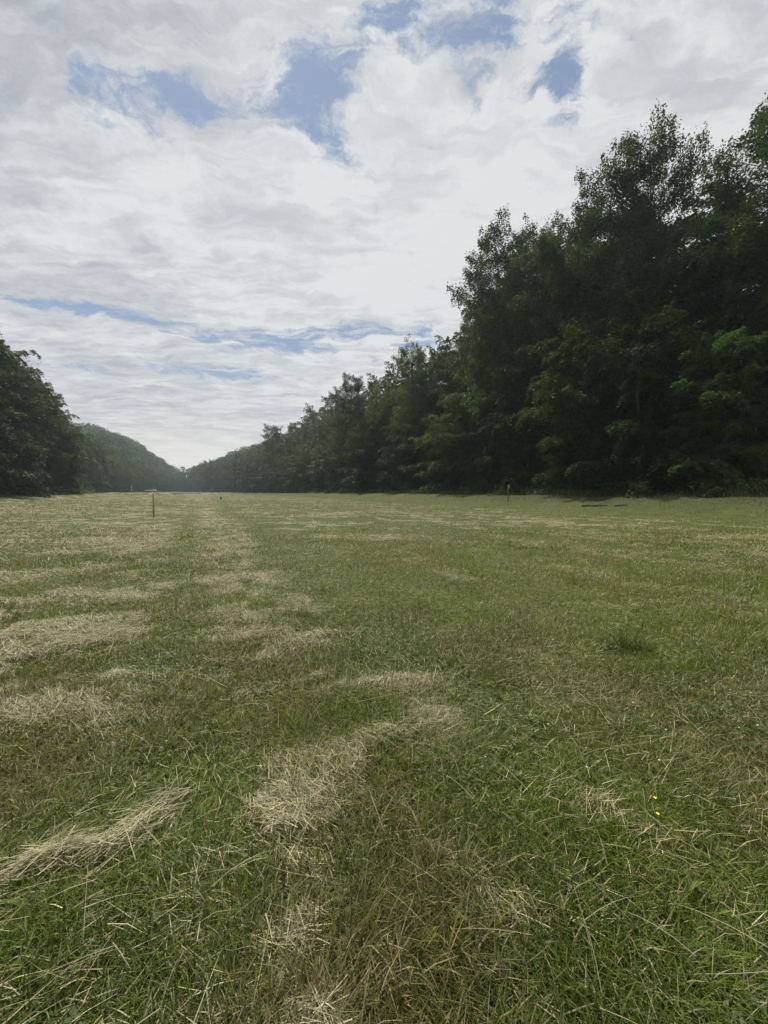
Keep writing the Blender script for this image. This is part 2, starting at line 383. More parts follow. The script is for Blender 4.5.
# ------------------------------------------------------------------ grass and hay
def sample_field(n, y0, y1, power, wide=1.18, pad=1.2, seed=1):
    """points spread over the wedge of field before and beside the camera; density falls as distance ** -power"""
    g = np.random.default_rng(seed)
    ys = np.geomspace(y0, y1, 2000); w = 2 * (wide * ys + pad) * ys ** -power
    c = np.concatenate([[0], np.cumsum((w[1:] + w[:-1]) / 2 * np.diff(ys))]); c /= c[-1]
    y = np.interp(g.random(n), c, ys); x = (g.random(n) * 2 - 1) * (wide * y + pad)
    return x, y, g
def ribbons(x, y, z, az, lean0, lean1, L, W, tint, seg, twist=None, rootdark=1.0):
    """curved tapering blades; lean angles are from the vertical at root and tip"""
    N = len(x); cx, sx = np.cos(az), np.sin(az)
    tw = az + np.pi / 2 + (0 if twist is None else twist)
    px, py, pz = x.copy(), y.copy(), z.copy(); V = []; C = []
    for k in range(seg + 1):
        f = k / seg
        wk = W * (1 - .25 * f if k < seg else .12) * .5
        ox, oy = np.cos(tw) * wk, np.sin(tw) * wk
        V.append(np.stack([px - ox, py - oy, pz], 1)); V.append(np.stack([px + ox, py + oy, pz], 1))
        cc = tint * (rootdark + (1 - rootdark) * min(1, f * 1.6)); C += [cc, cc]
        ln = lean0 + (lean1 - lean0) * (k + .5) / seg; st = L / seg
        px = px + np.sin(ln) * cx * st; py = py + np.sin(ln) * sx * st; pz = pz + np.cos(ln) * st
    V = np.stack(V, 1).reshape(-1, 3); C = np.stack(C, 1).reshape(-1, 3)
    nv = 2 * (seg + 1); b = np.arange(N)[:, None, None] * nv; k = np.arange(seg)[None, :, None] * 2
    q = (b + k + np.array([0, 1, 3, 2])[None, None, :]).reshape(-1, 4)
    return V, C, q
def joined(name, parts, mat):
    V, C, F, o = [], [], [], 0
    for v, c, f in parts: V.append(v); C.append(c); F.append(f + o); o += len(v)
    return mesh_np(name, np.concatenate(V), [np.concatenate(F)], [mat], tint=np.concatenate(C))

def grass_tint(x, y, hay, g):
    N = len(x)
    a = fbm(x * .8 + 3, y * .8, 4); b = fbm(x * .25 + 30, y * .25, 3); r = g.random(N)
    green = np.array([.078, .112, .020]); lush = np.array([.112, .160, .026]); ygr = np.array([.178, .200, .038])
    brown = np.array([.165, .128, .062]); dry = np.array([.30, .255, .155])
    k = ss(a, .42, .66)[:, None]; c = green * (1 - k) + lush * k
    k = (ss(b + .5 * (r - .5), .34, .62) * .75)[:, None]; c = c * (1 - k) + ygr * k
    br = fbm(x * 1.1 + 70, y * 1.1 + 20, 4)
    br = br + .16 * np.exp(-(((x + .6) / .35) ** 2 + ((y - 1.18) / .28) ** 2)) + .12 * np.exp(-(((x - .8) / .4) ** 2 + ((y - 1.3) / .3) ** 2)) + .12 * np.exp(-(((x + 1.45) / .35) ** 2 + ((y - 3.5) / .8) ** 2))
    k = (ss(br + .5 * (g.random(N) - .5), .50, .76) * .62)[:, None]; c = c * (1 - k) + brown * k
    pd = .08 + .12 * ss(br, .45, .65) + .45 * hay
    k = (g.random(N) < pd)[:, None]; c = np.where(k, dry * (.6 + .5 * g.random(N))[:, None], c)
    k = (ss(sdist(x, y, E_R), -7.5, -4) * ss(x, 4, 14))[:, None]; c = c * (1 - k) + c * np.array([.62, .52, .60]) * k  # blades on the bank tinted darker too, standing in for the trees' shade
    c = c * (1 - .6 * np.exp(-(((x - 2.31) / .24) ** 2 + ((y - 3.55) / .16) ** 2)))[:, None]
    return c * np.array([1.0, 1.0, .85]) * (.52 + 1.0 * g.random(N))[:, None]
def FADE(y, seed, g):
    k = seed % 10
    p = (1 - ss(y, 3.0, 6.0)) if k == 1 else (ss(y, 3.0, 6.0) * (1 - ss(y, 11, 18)) if k == 2 else ss(y, 11, 18))
    return g.random(len(y)) < p
def build_grass():
    parts = []
    for n, y0, y1, pw, seg, seed in ((430000, .45, 6.0, 1.3, 3, 21), (270000, 3.0, 18, 1.35, 2, 22), (120000, 11, 60, 1.5, 1, 23)):
        x, y, g = sample_field(n, y0, y1, pw, seed=seed)
        f = FADE(y, seed, g); x, y = x[f], y[f]; n = len(x)
        # blades stand in small tufts
        x = x + g.normal(0, .015, n); y = y + g.normal(0, .015, n)
        dR = sdist(x, y, E_R); dL = -sdist(x, y, E_L); keep = (np.maximum(dR, dL) < -.3)
        dark = np.exp(-(((x - 2.31) / .22) ** 2 + ((y - 3.55) / .12) ** 2))
        hay = hay_amount(x, y)
        keep &= g.random(n) > .22 * hay
        x, y, hay, dark = x[keep], y[keep], hay[keep], dark[keep]; n = len(x); d = np.hypot(x, y)
        clump = fbm(x * 2.3, y * 2.3 + 60, 3); tall = ss(fbm(x * .8 + 90, y * .8, 3), .45, .7)
        L = (.035 + .075 * g.random(n) ** 1.5 + .09 * tall * g.random(n) + .14 * dark) * (.55 + .95 * clump)
        L *= 1 - .25 * ss(d, 4, 12) + .25 * ss(d, 15, 50)
        L *= 1 + 1.3 * ss(dR[keep], -8, -4) * fbm(x * .7, y * .7 + 12, 3)
        L *= 1 + .20 * np.exp(-((x / 1.4) ** 2 + ((y - 1.0) / .55) ** 2))
        W = np.maximum(.0020 + .0032 * g.random(n) ** 1.5, .00095 * d * (.5 + g.random(n)))
        sw = fbm(x * .9, y * .9 + 33, 2) * 14
        az = np.where(g.random(n) < .5, sw + g.normal(0, 1.0, n), g.random(n) * 6.283)
        l0 = np.abs(g.normal(.45, .4, n)); l1 = l0 + np.abs(g.normal(.9, .65, n))
        z = height(x, y) - .008 + hay * .018
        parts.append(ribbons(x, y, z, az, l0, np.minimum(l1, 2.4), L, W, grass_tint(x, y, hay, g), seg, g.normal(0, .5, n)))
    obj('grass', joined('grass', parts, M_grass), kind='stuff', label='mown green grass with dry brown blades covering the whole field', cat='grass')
def build_hay():
    parts = []
    for n, y0, y1, pw, seg, seed in ((520000, .5, 6, 1.0, 2, 31), (480000, 3.0, 18, 1.25, 1, 32), (220000, 11, 55, 1.5, 1, 33)):
        x, y, g = sample_field(n, y0, y1, pw, seed=seed)
        f = FADE(y, seed, g); x, y = x[f], y[f]; n = len(x)
        hay = hay_amount(x, y)
        loose = ss(fbm(x * .6 + 15, y * .6 + 44, 3), .42, .68)
        p = hay ** 1.0 * .95 + .022 + .05 * loose
        keep = (g.random(n) < p) & (np.maximum(sdist(x, y, E_R), -sdist(x, y, E_L)) < -1)
        x, y, hay = x[keep], y[keep], hay[keep]; n = len(x); d = np.hypot(x, y)
        L = (.04 + .13 * g.random(n) ** 1.8) * (1 + .5 * ss(d, 4, 20)); W = np.maximum(.0017 + .0019 * g.random(n), .0009 * d * (.45 + .8 * g.random(n)))
        # swept sideways by the rake: mostly across the rows, ruffled
        base = .25 + (fbm(x * 1.2 + 9, y * 1.2, 2) - .5) * 5
        streak = (x < -.95) & (y < 1.85); base = np.where(streak, R(40), base); L = np.where(streak, L * 1.35, L)
        az = base + g.normal(0, .75, n) * np.where(streak, .75, 1) + np.where(g.random(n) < .5, np.pi, 0)
        up = np.abs(g.normal(0, .22, n)); l0 = np.pi / 2 - up; l1 = np.pi / 2 + g.normal(.2, .4, n)
        top = (.03 + .045 * hay) * np.exp(-d / 40)
        z = height(x, y) + .012 + top * g.random(n) ** .6
        a = g.random(n)[:, None]
        t = np.array([.55, .49, .295]) * (1 - a) + np.array([.27, .225, .11]) * a
        gr = (g.random(n) < .22)[:, None]; t = np.where(gr, np.array([.20, .205, .09]), t) * (.45 + .75 * g.random(n))[:, None]
        parts.append(ribbons(x - np.cos(az) * L / 2, y - np.sin(az) * L / 2, z, az, l0, l1, L, W, t, seg, g.normal(0, .4, n)))
    # long single stalks lying over the grass close by
    x, y, g = sample_field(950, .55, 5, .7, seed=35); n = len(x)
    L = .10 + .24 * g.random(n) ** 1.5; W = .0015 + .0012 * g.random(n); az = g.random(n) * 6.283
    l0 = np.pi / 2 - np.abs(g.normal(.12, .3, n)); l1 = np.pi / 2 + g.normal(.25, .45, n)
    t = np.array([.34, .30, .175]) * (.5 + .55 * g.random(n))[:, None]
    parts.append(ribbons(x, y, height(x, y) + .03 + .05 * g.random(n), az, l0, l1, L, W, t, 4, g.normal(0, .4, n)))
    obj('cut_hay', joined('cut_hay', parts, M_hay), kind='stuff', label='pale cut hay lying in loose raked rows on the grass', cat='hay')
def build_clover():
    x, y, g = sample_field(34000, .5, 9, 1.0, seed=41)
    k = g.random(len(x)) < ss(fbm(x * 1.3 + 5, y * 1.3 + 80, 3), .46, .62); x, y = x[k], y[k]; n = len(x)
    V, C, F = [], [], []; s = .007 + .010 * g.random(n); z = height(x, y) + .02 + .045 * g.random(n)
    tint = np.array([.075, .105, .026]) * (.6 + .7 * g.random(n))[:, None]
    o = 0
    for j in range(3):
        a = g.random(n) * .6 + j * 2.094; tl = g.normal(.1, .35, n)
        ux, uy_, uz = np.cos(a), np.sin(a), np.sin(tl); vx, vy = -uy_, ux
        for du, dv in ((0, 0), (.7, .55), (1.35, 0), (.7, -.55)):
            V.append(np.stack([x + s * (du * ux + dv * vx), y + s * (du * uy_ + dv * vy), z + s * du * uz], 1)); C.append(tint)
        b = np.arange(n)[:, None]; F.append(np.concatenate([b + (o + q) * n for q in range(4)], 1)); o += 4
    me = mesh_np('clover_leaves', np.concatenate(V), [np.concatenate(F)], [M_grass], tint=np.concatenate(C))
    obj('clover_leaves', me, kind='stuff', label='small round clover leaves in patches among the grass', cat='clover')
    # clover heads
    x, y, g = sample_field(260, 1.9, 9, .7, seed=43); k = (g.random(len(x)) < .25 + .75 * (x > .3)); x, y = x[k], y[k]
    V, T, o = [], [], 0; ph = np.linspace(0, 2 * np.pi, 7)[:-1]
    for i in range(len(x)):
        r = .0042 + .004 * g.random(); c = np.array([x[i], y[i], hz(x[i], y[i]) + .05 + .05 * g.random()])
        ring = lambda k, z, m: [c + r * np.array([m * math.cos(p + k), m * math.sin(p + k), z]) for p in ph]
        V += [c + (0, 0, -r)] + ring(0, -.45, .9) + ring(.5, .45, .85) + [c + (0, 0, r)]
        for q in range(6):
            w = (q + 1) % 6
            T += [(o, o + 1 + w, o + 1 + q), (o + 1 + q, o + 1 + w, o + 7 + q), (o + 1 + w, o + 7 + w, o + 7 + q), (o + 7 + q, o + 7 + w, o + 13)]
        o += 14
    obj('clover_flowers', mesh_np('clover_flowers', np.array(V), [np.array(T)], [M_cream]), kind='stuff', label='tiny white clover heads dotted through the grass', cat='clover')
build_grass(); build_hay(); build_clover()

# ------------------------------------------------------------------ trees
def leaves_mesh(name, base, outd, size, aspect, g, col, mats, flat=.45, droop=.25, colvar=.3, face=None):
    """rhombic leaves at the given points; outd is the direction each one grows in"""
    n = len(base)
    a = outd + g.normal(0, .45, (n, 3)); a[:, 2] -= droop; a /= np.linalg.norm(a, axis=1)[:, None]
    nm = (np.array([0, 0, 1.]) if face is None else face) + g.normal(0, flat, (n, 3)); s = np.cross(nm, a); s /= np.linalg.norm(s, axis=1)[:, None] + 1e-9
    up = np.cross(a, s)
    L = (size * (.65 + .7 * g.random(n)))[:, None]; Wd = L * aspect
    p0 = base; p1 = base + a * L * .45 + s * Wd * .5 + up * L * .06; p2 = base + a * L; p3 = base + a * L * .45 - s * Wd * .5 + up * L * .06
    V = np.stack([p0, p1, p2, p3], 1).reshape(-1, 3); F = np.arange(4 * n).reshape(-1, 4)
    c = np.repeat(col * (1 - colvar + 2 * colvar * g.random(n))[:, None], 4, 0)
    return mesh_np(name, V, [F], mats, tint=c)
LEAF = np.array([.050, .082, .028])
def tree_meshes(name, seed, H, Rad, z0, nl, nleaf, leaf, style):
    g = np.random.default_rng(seed)
    mb = MB(); tz = np.linspace(0, H * .97, 9)
    wx = np.cumsum(g.normal(0, .012 * H, 9)); wy = np.cumsum(g.normal(0, .012 * H, 9)); wx -= wx[0]; wy -= wy[0]
    rad = .0145 * H * (1 - .93 * tz / H) * np.where(tz == 0, 1.35, 1)
    mb.tube(np.stack([wx, wy, tz], 1), rad, 7)
    B, O, Wt = [], [], []; subs = []
    for i in range(nl):
        zz = ((i + .5) / nl) ** (.85 if style != 'tall' else .7); z = H * (z0 + (.96 - z0) * zz)
        az = i * 2.39996 + g.normal(0, .35)
        if style == 'tall': prof = (math.sin(math.pi * min(1, .18 + .66 * zz))) ** .75; el = R(42 - 10 * zz + g.normal(0, 8)); dr = .12
        elif style == 'layered': prof = (1 - zz) ** .75 * .95 + .12; el = R(2 + 28 * zz + g.normal(0, 7)); dr = .18
        elif style == 'draped': prof = .55 + .45 * math.sin(math.pi * min(1, .3 + .68 * zz)); el = R(15 + 30 * zz); dr = .9
        else: prof = (math.sin(math.pi * min(1, .26 + .60 * zz))) ** .7; el = R(4 + 44 * zz ** 1.3 + g.normal(0, 8)); dr = .30
        L = Rad * prof * g.uniform(.62, 1.18)
        bx, by = np.interp(z, tz, wx), np.interp(z, tz, wy); br = np.interp(z, tz, rad)
        t = np.linspace(0, 1, 6); bend = g.normal(0, .25)
        hx = np.cos(az + bend * t); hy = np.sin(az + bend * t)
        pts = np.stack([bx + L * t * hx, by + L * t * hy, z + L * (t * math.tan(el) * .9 - dr * t ** 2)], 1)
        mb.tube(pts, np.maximum(br * .42 * (1 - .88 * t), .012), 5)
        ns = max(4, int(4 + L * 1.3))
        for j in range(ns):
            q = .25 + .75 * (j + g.random()) / ns
            p = np.array([np.interp(q, t, pts[:, k]) for k in range(3)])
            sgn = 1 if j % 2 else -1
            a2 = az + bend * q + sgn * R(g.uniform(25, 70)) * (1 - .6 * (q > .93)); l2 = (.50 * L * (1.12 - q) + .55) * g.uniform(.7, 1.2)
            e2 = el * .35 + g.normal(0, .18 if style == 'tall' else .34)
            dirv = np.array([math.cos(a2) * math.cos(e2), math.sin(a2) * math.cos(e2), math.sin(e2)])
            subs.append((*p, *dirv, l2, .35 + l2))
            if style == 'tall' or j % 3 == 0:
                tt = np.linspace(0, 1, 3); e = p + dirv * l2 * tt[:, None]; e[:, 2] -= dr * .8 * l2 * tt ** 2
                mb.tube(e, np.maximum(br * .12 * (1 - .8 * tt), .008), 4)
    S = np.array(subs); w = S[:, 7] / S[:, 7].sum(); k = g.choice(len(S), nleaf, p=w); s = S[k]
    q = g.random(nleaf) ** .75; l2 = s[:, 6]
    base = s[:, :3] + s[:, 3:6] * (l2 * q)[:, None]
    dr2 = {'tall': .12, 'layered': .22, 'draped': 1.1}.get(style, .35)
    base[:, 2] -= dr2 * l2 * q ** 2 * (1 if style in ('tall', 'draped') else 1.5)
    spread = l2 * ((.30 if style == 'tall' else .26) * (1 - .55 * q)) + .05
    lr = g.normal(0, 1, nleaf)
    lat = np.stack([-s[:, 4], s[:, 3], 0 * q], 1); base += lat * (lr * spread)[:, None]
    if style in ('broad', 'layered'): base[:, 2] -= .16 * l2 * lr ** 2
    base[:, 2] += g.normal(0, 1, nleaf) * (.05 + .03 * l2) * (3.4 if style == 'tall' else 1)
    outd = s[:, 3:6].copy()
    tone = (.8 + .4 * g.random(len(S)))[k][:, None]
    col = LEAF * tone * (1 + np.array([.12, .04, -.05]) * g.normal(0, 1, len(S))[k][:, None])
    crown = leaves_mesh(name + ' crown', base, outd, leaf, .62, g, col, [], {'tall': .75, 'draped': .9}.get(style, .42), .3 if style != 'draped' else .8)
    co = np.empty(len(crown.vertices) * 3, np.float32); crown.vertices.foreach_get('co', co)
    return mb.mesh(name + ' trunk', M_bark, True), crown, float(np.percentile(co[2::3], 99.7))
def variants(tm):
    """the same crown in each leaf colour"""
    tr, cr, H = tm; out = {}
    for k, m in M_leaf.items():
        c = cr.copy(); c.materials.clear(); c.materials.append(m); out[k] = c
    return tr, out, H
T_edge = [variants(tree_meshes('edge tree', 100 + i, 22, 6.2 + .4 * (i % 3), .04, 42, 52000, .255, 'broad')) for i in range(4)]
T_tall = [variants(tree_meshes('tall tree', 200 + i, 30, 5.4, .32, 46, 34000, .23, 'tall')) for i in range(2)]
T_layer = [variants(tree_meshes('layered tree', 300 + i, 22, 7.0, .04, 42, 44000, .23, 'layered')) for i in range(2)]
T_mid = [variants(tree_meshes('mid tree', 400 + i, 22, 5.8, .04, 34, 9500, .48, 'broad')) for i in range(4)]
T_drape = [variants(tree_meshes('draped tree', 500 + i, 20, 3.2, .04, 30, 7000, .42, 'draped')) for i in range(2)]
T_shrub = [variants(tree_meshes('shrub', 600 + i, 2.6, 1.5, .06, 16, 1500, .15, 'broad')) for i in range(3)]

NUM = ['first', 'second', 'third', 'fourth', 'fifth', 'sixth', 'seventh', 'eighth', 'ninth', 'tenth', 'eleventh', 'twelfth', 'thirteenth', 'fourteenth', 'fifteenth', 'sixteenth', 'seventeenth', 'eighteenth', 'nineteenth']
TENS = {2: 'twent', 3: 'thirt', 4: 'fort', 5: 'fift', 6: 'sixt', 7: 'sevent'}
def nth(i):
    i += 1
    if i < 20: return NUM[i - 1]
    t, u = divmod(i, 10)
    return TENS[t] + ('ieth' if u == 0 else 'y ' + NUM[u - 1])
def tname(t): return t.replace('-', ' ')
def place_tree(name, T, x, y, H, rz, tone, label, group, wide=1.0, cat='tree', lift=0.0):
    tr, cr, H0 = T; s = H / H0
    o = thing(name, (x, y, hz(x, y) - .1 + lift), label, cat, group)
    o.rotation_euler = (0, 0, rz); o.scale = (s * wide, s * wide, s)
    obj('trunk' if cat == 'tree' else 'stems', tr, o); obj('crown' if cat == 'tree' else 'foliage', cr[tone], o)
    return o
# how high the woods rise against the sky, as a slope seen from the open field: direction (x/y), rise
SKY_R = np.array([(-.53, .062), (-.5, .063), (-.48, .068), (-.44, .082), (-.40, .095), (-.36, .112), (-.31, .135), (-.25, .165), (-.2, .20), (-.15, .235), (-.1, .262), (-.05, .285), (0, .318), (.06, .345),
                  (.12, .37), (.18, .42), (.23, .50), (.28, .56), (.36, .62), (.44, .70), (.52, .77), (.60, .80), (.70, .78), (.80, .76), (.88, .82), (1.0, .92), (1.15, .95), (1.6, .95), (3, .6)])
def rise(u): return np.interp(u, SKY_R[:, 0], SKY_R[:, 1])
TONES = ['deep green', 'mid green', 'deep green', 'grey-green', 'mid green', 'deep green', 'yellow-green', 'deep green', 'grey-green', 'mid green']
def right_wood():
    g = np.random.default_rng(77)
    seg = np.linalg.norm(np.diff(E_R, axis=0), axis=1); tot = seg.sum()
    rows = [('front row', 1.2, .60), ('second row', 6.5, .78), ('third row', 12.5, .92), ('fourth row', 19.5, 1.0)]
    for r, (rn, off, hk) in enumerate(rows):
        s = 20.0 if r == 0 else 17.0; i = 0
        while s < 560:
            p, p2 = arc_points(E_R, np.array([s, s + .5])); d = (p2 - p) / .5; nrm = np.array([d[1], -d[0]])
            jit = g.normal(0, .6, 2) * (1 + s / 200)
            x, y = p + nrm * (off + abs(jit[0])) + d * jit[1]
            u = x / y; base = hz(x, y)
            Ht = (1.5 + rise(u) * (y - 2.5) * (hk if y < 200 else max(hk, .5 + y / 700)) - base) * g.uniform(.84, 1.04)
            Ht = float(np.clip(Ht, 9, 29))
            far = y > 95
            if u < 1.12 or r == 0:
                tone = TONES[int(g.integers(0, len(TONES)))]
                T = T_mid[int(g.integers(0, 4))] if far else (T_edge + T_edge + T_layer[:1])[int(g.integers(0, 9))]
                place_tree('broadleaf_tree', T, x, y, Ht, g.random() * 6.28, tone,
                           f"{tname(tone)} broadleaf tree, {nth(i)} from near end of right wood's {rn}", 'trees of the right wood',
                           g.uniform(1.2, 1.5) * (1.0 if Ht < 22 else .8)); i += 1
            s += (6.0 if s < 75 else 8.0 if s < 210 else 13) * (1 + .10 * r) * g.uniform(.85, 1.15)
            if (r == 2 and s > 330) or (r == 3 and s > 230): break
    # trees that stand out over the others
    for (u, off, rs, ti, w, rz, lab) in [(.652, 11, .885, 0, .62, .4, 'tallest tree of the right wood, open forked crown with sky showing through'),
                                  (.565, 12, .80, 1, .8, 2.0, 'tall open-crowned tree just left of the tallest tree'),
                                  (.27, 12.0, .655, 1, .85, 4.0, 'tall open-crowned tree standing above the middle of the right wood'),
                                  (.37, 14.0, .64, 0, .75, 1.1, 'slender tall tree between the two open-crowned giants on the skyline'),
                                  (.47, 13.0, .70, 1, .85, 5.1, 'tall tree on the shoulder of the skyline left of the giants'),
                                  (1.0, 8.0, 1.0, 0, .85, 3.0, 'tall tree at the right edge of the photo rising past its neighbours'),
                                  (.08, 14.0, .375, 1, .8, 0.3, 'thin-topped tree poking above the wood right of the valley mouth'),
                                  (-.09, 14.0, .295, 0, .8, 2.2, 'thin-topped tree sticking up where the right wood begins to drop'),
                                  (-.29, 14.0, .17, 1, .9, 2.9, 'feathery tree top rising over the low far part of the right wood')]:
        # where that direction meets the wood's edge
        ss_ = np.linspace(0, tot, 6000); P = arc_points(E_R, ss_); k = int(np.argmin(np.abs(P[:, 0] / np.maximum(P[:, 1], 1) - u)))
        d = P[k + 1] - P[k]; d /= np.linalg.norm(d); x, y = P[k] + np.array([d[1], -d[0]]) * off
        y_ = y; x = u * y_
        place_tree('tall_tree', T_tall[ti], x, y_, 1.5 + rs * y_ - hz(x, y_), rz, 'grey-green', lab, 'tall trees on the skyline', w)
    # lower trees that close the edge of the wood down to the grass
    s = 18.5; i = 0
    while s < 165:
        p, p2 = arc_points(E_R, np.array([s, s + .5])); d = (p2 - p) / .5; x, y = p + np.array([d[1], -d[0]]) * g.uniform(.6, 2.6)
        if x / y < 1.2:
            tone = TONES[int(g.integers(0, len(TONES)))]
            place_tree('understory_tree', (T_edge + T_layer)[int(g.integers(0, 6))], x, y, g.uniform(6.5, 12.5), g.random() * 6.28, tone,
                       f'low leafy {tname(tone)} tree, {nth(i)} from near end along right wood', 'low trees along the right wood', g.uniform(1.0, 1.35)); i += 1
        s += g.uniform(3.6, 6.0) * (1 if s < 90 else 1.7)
    # bushes at the foot of the wood
    s = 18.0; i = 0
    while s < 150:
        p, p2 = arc_points(E_R, np.array([s, s + .5])); d = (p2 - p) / .5; x, y = p + np.array([d[1], -d[0]]) * g.uniform(-1.0, 1.2)
        if x / y < 1.06:
            place_tree('shrub', T_shrub[int(g.integers(0, 3))], x, y, g.choice([1.0, 1.4, 1.8, 2.6]) * g.uniform(.8, 1.3), g.random() * 6.28, TONES[int(g.integers(0, 10))],
                       f'leafy shrub at foot of the right wood, {nth(i)} from near end', 'shrubs along the right wood', g.uniform(.9, 1.4), 'shrub'); i += 1
        s += g.uniform(1.6, 4.2) * (1 if s < 80 else 1.8)
right_wood()

SKY_L = np.array([(-3, .4), (-1.6, .42), (-1.2, .415), (-1.0, .415), (-.95, .345), (-.9, .28), (-.86, .225), (-.82, .165), (-.80, .15), (-.76, .145), (-.72, .125), (-.65, .10), (-.60, .088), (-.55, .07), (-.5, .06)])
def left_wood():
    g = np.random.default_rng(99)
    seg = np.linalg.norm(np.diff(E_L, axis=0), axis=1); c = np.concatenate([[0], np.cumsum(seg)])
    s_of = lambda y: float(np.interp(y, E_L[:, 1], c))
    for r, (rn, off) in enumerate([('front row', 1.5), ('second row', 8), ('third row', 15)]):
        s = s_of(44 + 4 * r); i = 0; end = s_of(99)
        while s < end:
            p, p2 = arc_points(E_L, np.array([s, s + .5])); d = (p2 - p) / .5
            x, y = p + np.array([-d[1], d[0]]) * (off + abs(g.normal(0, .8))); u = x / y
            Ht = float(np.clip((1.5 + np.interp(u, SKY_L[:, 0], SKY_L[:, 1]) * y - hz(x, y)) * g.uniform(.92, 1.04), 9, 27))
            tone = ['deep green', 'grey-green', 'deep green'][int(g.integers(0, 3))]
            place_tree('spreading_tree', (T_layer + T_edge[:2])[int(g.integers(0, 4))], x, y, Ht, g.random() * 6.28, tone,
                       f"dark broad crowned tree, {nth(i)} from near end of left wood's {rn}", 'trees of the left wood', g.uniform(1.0, 1.25)); i += 1
            s += 6.2 * g.uniform(.85, 1.15)
    # vine-hung trees beyond, then the foot of the far hill
    s = s_of(104); i = 0; end = s_of(205)
    while s < end:
        p, p2 = arc_points(E_L, np.array([s, s + .5])); d = (p2 - p) / .5
        x, y = p + np.array([-d[1], d[0]]) * g.uniform(1, 6); u = x / y
        Ht = float(np.clip((1.5 + np.interp(u, SKY_L[:, 0], SKY_L[:, 1]) * y - hz(x, y)) * g.uniform(.80, 1.02), 12, 24))
        place_tree('draped_tree', T_drape[int(g.integers(0, 2))], x, y, Ht, g.random() * 6.28, ['mid green', 'grey-green', 'mid green'][int(g.integers(0, 3))],
                   f'narrow vine hung tree below the far hill, {nth(i)} from near end', 'vine-hung trees below the far hill', g.uniform(.9, 1.3)); i += 1
        s += g.uniform(3.6, 5.6)
    s = s_of(205); i = 0; end = s_of(600)
    while s < end:
        p, p2 = arc_points(E_L, np.array([s, s + .5])); d = (p2 - p) / .5
        x, y = p + np.array([-d[1], d[0]]) * g.uniform(1, 5)
        place_tree('broadleaf_tree', T_mid[int(g.integers(0, 4))], x, y, g.uniform(13, 20), g.random() * 6.28, ['mid green', 'grey-green', 'yellow-green'][int(g.integers(0, 3))],
                   f'hazy round tree at foot of the far hill, {nth(i)} from left', 'trees at the foot of the far hill', g.uniform(.9, 1.2)); i += 1
        s += g.uniform(8, 12)
    s = s_of(40); i = 0
    while s < s_of(130):
        p, p2 = arc_points(E_L, np.array([s, s + .5])); d = (p2 - p) / .5; x, y = p + np.array([-d[1], d[0]]) * g.uniform(-1.2, 1.0)
        if x / y > -1.06:
            place_tree('shrub', T_shrub[int(g.integers(0, 3))], x, y, g.uniform(1.0, 2.6), g.random() * 6.28, ['mid green', 'yellow-green', 'grey-green'][int(g.integers(0, 3))],
                       f'leafy shrub at foot of the left wood, {nth(i)} from near end', 'shrubs along the left wood', g.uniform(1, 1.5), 'shrub'); i += 1
        s += g.uniform(2.5, 5)
left_wood()

def valley_end():
    g = np.random.default_rng(7)
    for i, u in enumerate(np.linspace(-.532, -.470, 9)):
        y = 455 + 60 * g.random(); x = u * y
        place_tree('broadleaf_tree', T_mid[i % 4], x, y, 22 + 7 * g.random(), g.random() * 6.28, ['mid green', 'grey-green'][i % 2],
                   f'tiny hazy tree closing the far end of the valley, {nth(i)} from left', 'trees closing the valley', 1.25)
valley_end()

